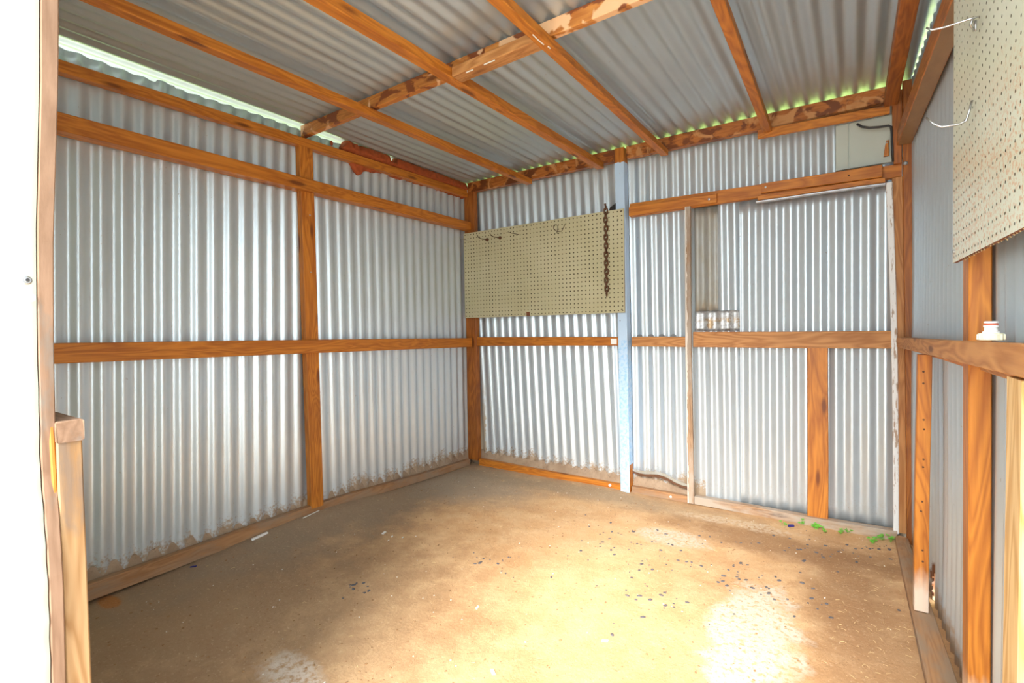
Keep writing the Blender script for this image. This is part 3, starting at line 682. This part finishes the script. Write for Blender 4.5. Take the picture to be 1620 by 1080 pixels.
# ------------------------------------------------------------ expanding foam over the left top plate
LO = [(1.80, 2.02), (1.849, 1.991), (1.879, 1.962), (1.928, 1.919), (1.971, 1.956), (2.048, 1.968), (2.14, 1.985), (2.213, 1.970), (2.313, 1.985), (2.417, 1.978), (2.541, 1.988), (2.658, 1.985), (2.768, 1.982), (2.90, 1.985)]
def lerp(T, y):
    for (a, b), (c, d) in zip(T, T[1:]):
        if y <= c: return b+(d-b)*(y-a)/(c-a)
    return T[-1][1]
bm = bmesh.new(); ny, nt = 150, 16; F = []; B = []
from mathutils import noise as mn
for i in range(ny+1):
    y = 1.80+1.084*i/ny
    lo = lerp(LO, y)+.010*mn.noise(Vector((y*28, 1, 0)))+.006*mn.noise(Vector((y*70, 4, 0)))
    hi = 2.098 - (.030 if 2.14 < y < 2.21 else 0) - (.012 if 1.91 < y < 1.94 else 0) - .05*max(0, (1.84-y)/.04)
    hi = max(hi, lo+.01); fr, br = [], []
    for j in range(nt+1):
        t = j/nt; z = lo+(hi-lo)*t; e = math.sqrt(max(0, 1-(2*t-1)**4))
        d = .012*e*(1+.9*mn.noise(Vector((y*22, z*22, 3)))+.5*mn.noise(Vector((y*55, z*55, 7))))
        if z > 2.036: d += .030*e
        else: d += .006*e
        fr.append(bm.verts.new((-2.4165+max(.015, d+.017), y, z))); br.append(bm.verts.new((-2.4172, y, z)))
    F.append(fr); B.append(br)
for i in range(ny):
    for j in range(nt):
        bm.faces.new((F[i][j], F[i+1][j], F[i+1][j+1], F[i][j+1])); bm.faces.new((B[i][j], B[i][j+1], B[i+1][j+1], B[i+1][j]))
    bm.faces.new((F[i][0], B[i][0], B[i+1][0], F[i+1][0])); bm.faces.new((F[i][nt], F[i+1][nt], B[i+1][nt], B[i][nt]))
for i in (0, ny):
    for j in range(nt): bm.faces.new((F[i][j], F[i][j+1], B[i][j+1], B[i][j]))
tag(link('expanding_foam', bm, 'foam', smooth=True), 'ragged orange brown foam squeezed along the left top plate near the corner', 'foam')
bm = bmesh.new(); bmesh.ops.create_icosphere(bm, subdivisions=3, radius=.011, matrix=Matrix.Translation((-2.394, 1.745, 2.052)) @ Matrix.Diagonal((.7, .8, 1.3, 1)))
tag(link('foam_dab', bm, 'foam', smooth=True), 'small separate foam dab left of the main foam above the left top plate', 'foam')

# ------------------------------------------------------------ heaped soil between plates and sheets
def heap(name, label, p0, p1, inward, hts, seed, width=.020):
    p0, p1, inward = Vector(p0), Vector(p1), Vector(inward); L_ = (p1-p0).length; d = (p1-p0).normalized(); n = int(L_/.008); bm = bmesh.new(); R = []
    for i in range(n+1):
        s = L_*i/n; h = lerp(hts, s) + .012*mn.noise(Vector((s*18, seed, 0))) + .009*mn.noise(Vector((s*60, seed, 5)))
        row = []
        for (a, f) in ((0, 0), (0, .5), (0, 1), (.25, .93), (.5, .80), (.75, .62), (1.0, .45), (1.0, 0)):
            p = p0+d*s+inward*(width*a); z = h*f
            if .2 < a < .9: z += .004*mn.noise(Vector((s*50, a*9, seed)))
            row.append(bm.verts.new((p.x, p.y, z-.01)))
        R.append(row)
    for A, B_ in zip(R, R[1:]):
        for j in range(7): bm.faces.new((A[j], A[j+1], B_[j+1], B_[j]))
        bm.faces.new((A[7], A[0], B_[0], B_[7]))
    bm.faces.new(R[0]); bm.faces.new(R[-1][::-1])
    o = link(name, bm, 'ledge', smooth=True); tag(o, label, 'soil heap', kind='stuff'); return o
heap('soil_heap', 'grey brown soil heaped against the foot of the left wall sheet', (-2.418, .30, 0), (-2.418, 2.90, 0), (1, 0, 0), [(0, .14), (.38, .128), (.8, .118), (1.0, .115), (1.35, .125), (1.7, .115), (2.2, .10), (2.6, .105)], 2.0)
heap('soil_heap', 'grey brown soil heaped behind the back bottom plate left of the blue post', (-2.39, 2.960, 0), (-1.12, 2.960, 0), (0, -1, 0), [(0, .125), (.1, .105), (.4, .095), (.8, .10), (1.3, .092)], 9.0, .034)
heap('soil_heap', 'pinkish soil heaped between blue post and thin stick', (-1.118, 2.960, 0), (-.786, 2.960, 0), (0, -1, 0), [(0, .105), (.1, .10), (.25, .085), (.35, .06)], 14.0, .034)
# curled rusty and grey sheet edge above that heap
for nm, mt, dz, th, lb, dy in (('rusted_sheet_edge', 'rust', 0, .017, 'dark rusted sheet edge curling over the soil beside the blue post', 0), ('grey_sheet_edge', 'zinc_old', .014, .022, 'grey bent sheet edge just above the rusted curl', .003)):
    bm = bmesh.new(); R = []
    for i in range(31):
        x = -1.117+.330*i/30; t = i/30
        zc_ = .118-.008*math.sin(t*9)-.040*t*t+dz; h = th*(.55+.45*math.sin(t*PI))*(1+.35*mn.noise(Vector((x*40, 2, 0))))
        R.append([bm.verts.new((x, 2.906+dy+a, zc_+b*h)) for a, b in ((0, -.5), (0, .5), (.006, .5), (.006, -.5))])
    for A, B_ in zip(R, R[1:]):
        for j in range(4): bm.faces.new((A[j], A[(j+1) % 4], B_[(j+1) % 4], B_[j]))
    bm.faces.new(R[0]); bm.faces.new(R[-1][::-1])
    tag(link(nm, bm, mt, smooth=False), lb, 'metal sheet')

# ------------------------------------------------------------ litter on the floor
def pebbles(name, mat, n, area, rmin, rmax, label, cat, flat=.5):
    bm = bmesh.new()
    for _ in range(n):
        x, y = area(); r = random.uniform(rmin, rmax)
        m = Matrix.Translation((x, y, fz(x, y)+r*flat*.4)) @ Matrix.Rotation(random.uniform(0, 6.28), 4, 'Z') @ Matrix.Diagonal((r*random.uniform(1, 1.7), r, r*flat, 1))
        bmesh.ops.create_icosphere(bm, subdivisions=1, radius=1, matrix=m)
    return tag(link(name, bm, mat), label, cat, kind='stuff')
def anywhere(): return (random.uniform(-2.3, .12), random.uniform(.4, 2.85))
CL = [(-.85, 2.12, .12), (-.93, 2.40, .15), (-1.30, 1.70, .07), (-1.58, 1.24, .05), (-.6, 1.79, .10), (-.45, 2.35, .2), (-.1, 2.55, .12), (-.2, 2.1, .15), (0, 2.65, .12), (-.55, 2.1, .2), (-.8, 1.9, .3)]
def clustered():
    c = random.choice(CL); return (min(.13, random.gauss(c[0], c[2])), min(2.86, random.gauss(c[1], c[2]*.6)))
pebbles('gravel', 'stone', 210, clustered, .0025, .0075, 'dark gravel chips scattered in patches over the earth floor', 'gravel', .4)
pebbles('loose_grit', 'grit', 1100, anywhere, .0015, .004, 'loose brown grit all over the earth floor', 'grit', .6)
pebbles('pale_grit', 'chip', 160, anywhere, .0012, .0032, 'tiny pale specks sprinkled over the earth floor', 'grit', .5)
bm = bmesh.new()
for _ in range(380):
    if random.random() < .45: x, y = random.gauss(.08, .07), random.uniform(1.4, 2.85)
    else: x, y = anywhere()
    x = max(-2.3, min(.145, x)); a = random.uniform(0, PI); l = random.uniform(.004, .020); dx, dy = math.cos(a)*l, math.sin(a)*l
    z = fz(x, y)+.0015
    tube(bm, [(x, y, z), (x+dx/2, y+dy/2, z+random.uniform(0, .003)), (x+dx, min(2.87, y+dy), z)], random.uniform(.0004, .0007), 4)
tag(link('straw_litter', bm, 'straw'), 'dry straw bits and stalks strewn on the earth floor', 'straw', kind='stuff')
def chip(name, label, cat, x, y, a, l, w_, h, mat, lift=0):
    bm = bmesh.new(); box(bm, -l/2, l/2, -w_/2, w_/2, 0, h, min(w_, h)*.2)
    for v in bm.verts: v.co.y += .15*l*math.sin(v.co.x/l*3)
    o = link(name, bm, mat, world=Matrix.Translation((x, y, fz(x, y)+lift)) @ Matrix.Rotation(a, 4, 'Z')); return tag(o, label, cat)
chip('white_stick', 'flat white strip of wood lying beside the left bottom plate', 'stick', -2.335, 1.25, 1.45, .085, .014, .010, 'white')
chip('white_stick', 'thin white sliver beside the left bottom plate below the stud', 'stick', -2.345, 1.53, 1.50, .11, .005, .004, 'chip', .004)
for x, y, l, lb in ((-1.94, 1.665, .030, 'largest curled white flake on the earth floor, left of centre'), (-1.875, 1.66, .012, 'small white flake just right of the curled flake'), (-1.822, 1.68, .010, 'tiny white flake, the right one of the row by the curled flake'),
                    (-.655, 1.45, .020, 'lone pale flake on the right front part of the floor'), (-.872, 1.143, .022, 'pale round flake at the front centre of the floor'), (-1.128, 1.392, .018, 'curved pale flake in the middle of the floor')):
    chip('white_flake', lb, 'flake', x, y, random.uniform(0, 3), l, l*.45, .004, 'chip')
chip('blue_scrap', 'small dark blue plastic scrap near the weeds at the back wall', 'scrap', -.259, 2.815, .2, .028, .012, .010, 'blue')
chip('blue_scrap', 'tiny blue fleck beside the left bottom plate', 'scrap', -2.325, .955, .6, .022, .008, .005, 'blue')
def clover(label, x, y, n, s, z0=None):
    rnd = random.Random(x*31+y); zb = fz(x, y) if z0 is None else z0
    e = empty('clover', (x, y, zb)); tag(e, label, 'weed')
    st_, lv = bmesh.new(), bmesh.new()
    for k in range(n):
        a = rnd.uniform(0, 6.28); r = rnd.uniform(.002, .017)*s; h = rnd.uniform(.008, .026)*s
        tx, ty, tz = x+r*math.cos(a), y+r*math.sin(a), zb+h
        tube(st_, [(x+r*.3*math.cos(a), y+r*.3*math.sin(a), zb-.001), (tx, ty, tz)], .0005, 5)
        for q in range(3):
            b = a+q*2*PI/3; c = Vector((tx+.0045*s*math.cos(b), ty+.0045*s*math.sin(b), tz+rnd.uniform(-.001, .0015)))
            vs = []
            for m in range(10):
                th = 2*PI*m/10; rad = .0042*s*(1-.25*(m == 0))
                vs.append(lv.verts.new(c+Vector((rad*math.cos(th+b), rad*math.sin(th+b), .0015*math.cos(2*th)))))
            f = lv.faces.new(vs); ex = bmesh.ops.extrude_face_region(lv, geom=[f])
            bmesh.ops.translate(lv, vec=(0, 0, .0004), verts=[v for v in ex['geom'] if isinstance(v, bmesh.types.BMVert)])
    link('stems', st_, 'clover', e); link('leaves', lv, 'clover', e)
clover('largest clump of green clover at the foot of the wide short stud', -.155, 2.845, 12, 1.2)
clover('small clover sprout left of the clump, on the bottom plate edge', -.222, 2.875, 5, 1.1)
clover('lone clover sprout right beside the blue scrap', -.292, 2.80, 3, 1.0)
clover('clover sprout just right of the largest clump', -.118, 2.825, 4, 1.1)
clover('single clover sprout on the floor midway between stud and corner', -.052, 2.842, 5, 1.0)
clover('clover growing on the bottom plate right of the short stud', -.022, 2.872, 4, 1.0)
clover('bright clover clump on the floor before the right corner', .072, 2.79, 9, 1.2)
clover('clover sprout by the corner under the white strip', .105, 2.855, 6, 1.1)
clover('clover sprout touching the right corner post foot', .138, 2.845, 7, 1.1)

# ------------------------------------------------------------ hedges added outside to put a lime glow in the gaps
def added_hedge(label, x0, x1, y0, y1, h, n):
    e = empty('added_hedge', ((x0+x1)/2, (y0+y1)/2, -.05)); tag(e, label, 'added_hedge')
    bm = bmesh.new(); bmesh.ops.create_grid(bm, x_segments=2, y_segments=2, size=.001)
    bm.clear(); box(bm, x0+.1, x1-.1, y0+.1, y1-.1, -.06, h-.1)
    bmesh.ops.subdivide_edges(bm, edges=list(bm.edges), cuts=8, use_grid_fill=True)
    for v in bm.verts: v.co += .08*mn.noise_vector(v.co*3)
    link('inner_growth', bm, 'added_hedge', e, True)
    bm = bmesh.new()
    for _ in range(n):
        s = random.choice('xyz'); p = [random.uniform(x0, x1), random.uniform(y0, y1), random.uniform(0, h)]
        i = 'xyz'.index(s); p[i] = ((x0, x1), (y0, y1), (h*.97, h))[i][random.randint(0, 1)]+random.uniform(-.06, .06)
        R_ = Matrix.Translation(p) @ Matrix.Rotation(random.uniform(0, 6.28), 4, Vector((random.random(), random.random(), random.random()+.1)))
        vs = [bm.verts.new(R_ @ Vector(q)) for q in ((0, -.05, 0), (.028, 0, .004), (0, .05, 0), (-.028, 0, .004))]; bm.faces.new(vs)
    o = link('foliage', bm, 'added_hedge', e); o.modifiers.new('thick', 'SOLIDIFY').thickness = .001
added_hedge('bright green foliage added outside to make a lime glow in the gap above the left wall', -4.6, -3.9, .2, 6, 3.4, 4000)
added_hedge('bright green foliage added outside to make a lime glow in the slits above the back wall', -3.6, 3, 4.6, 5.3, 3.4, 4000)
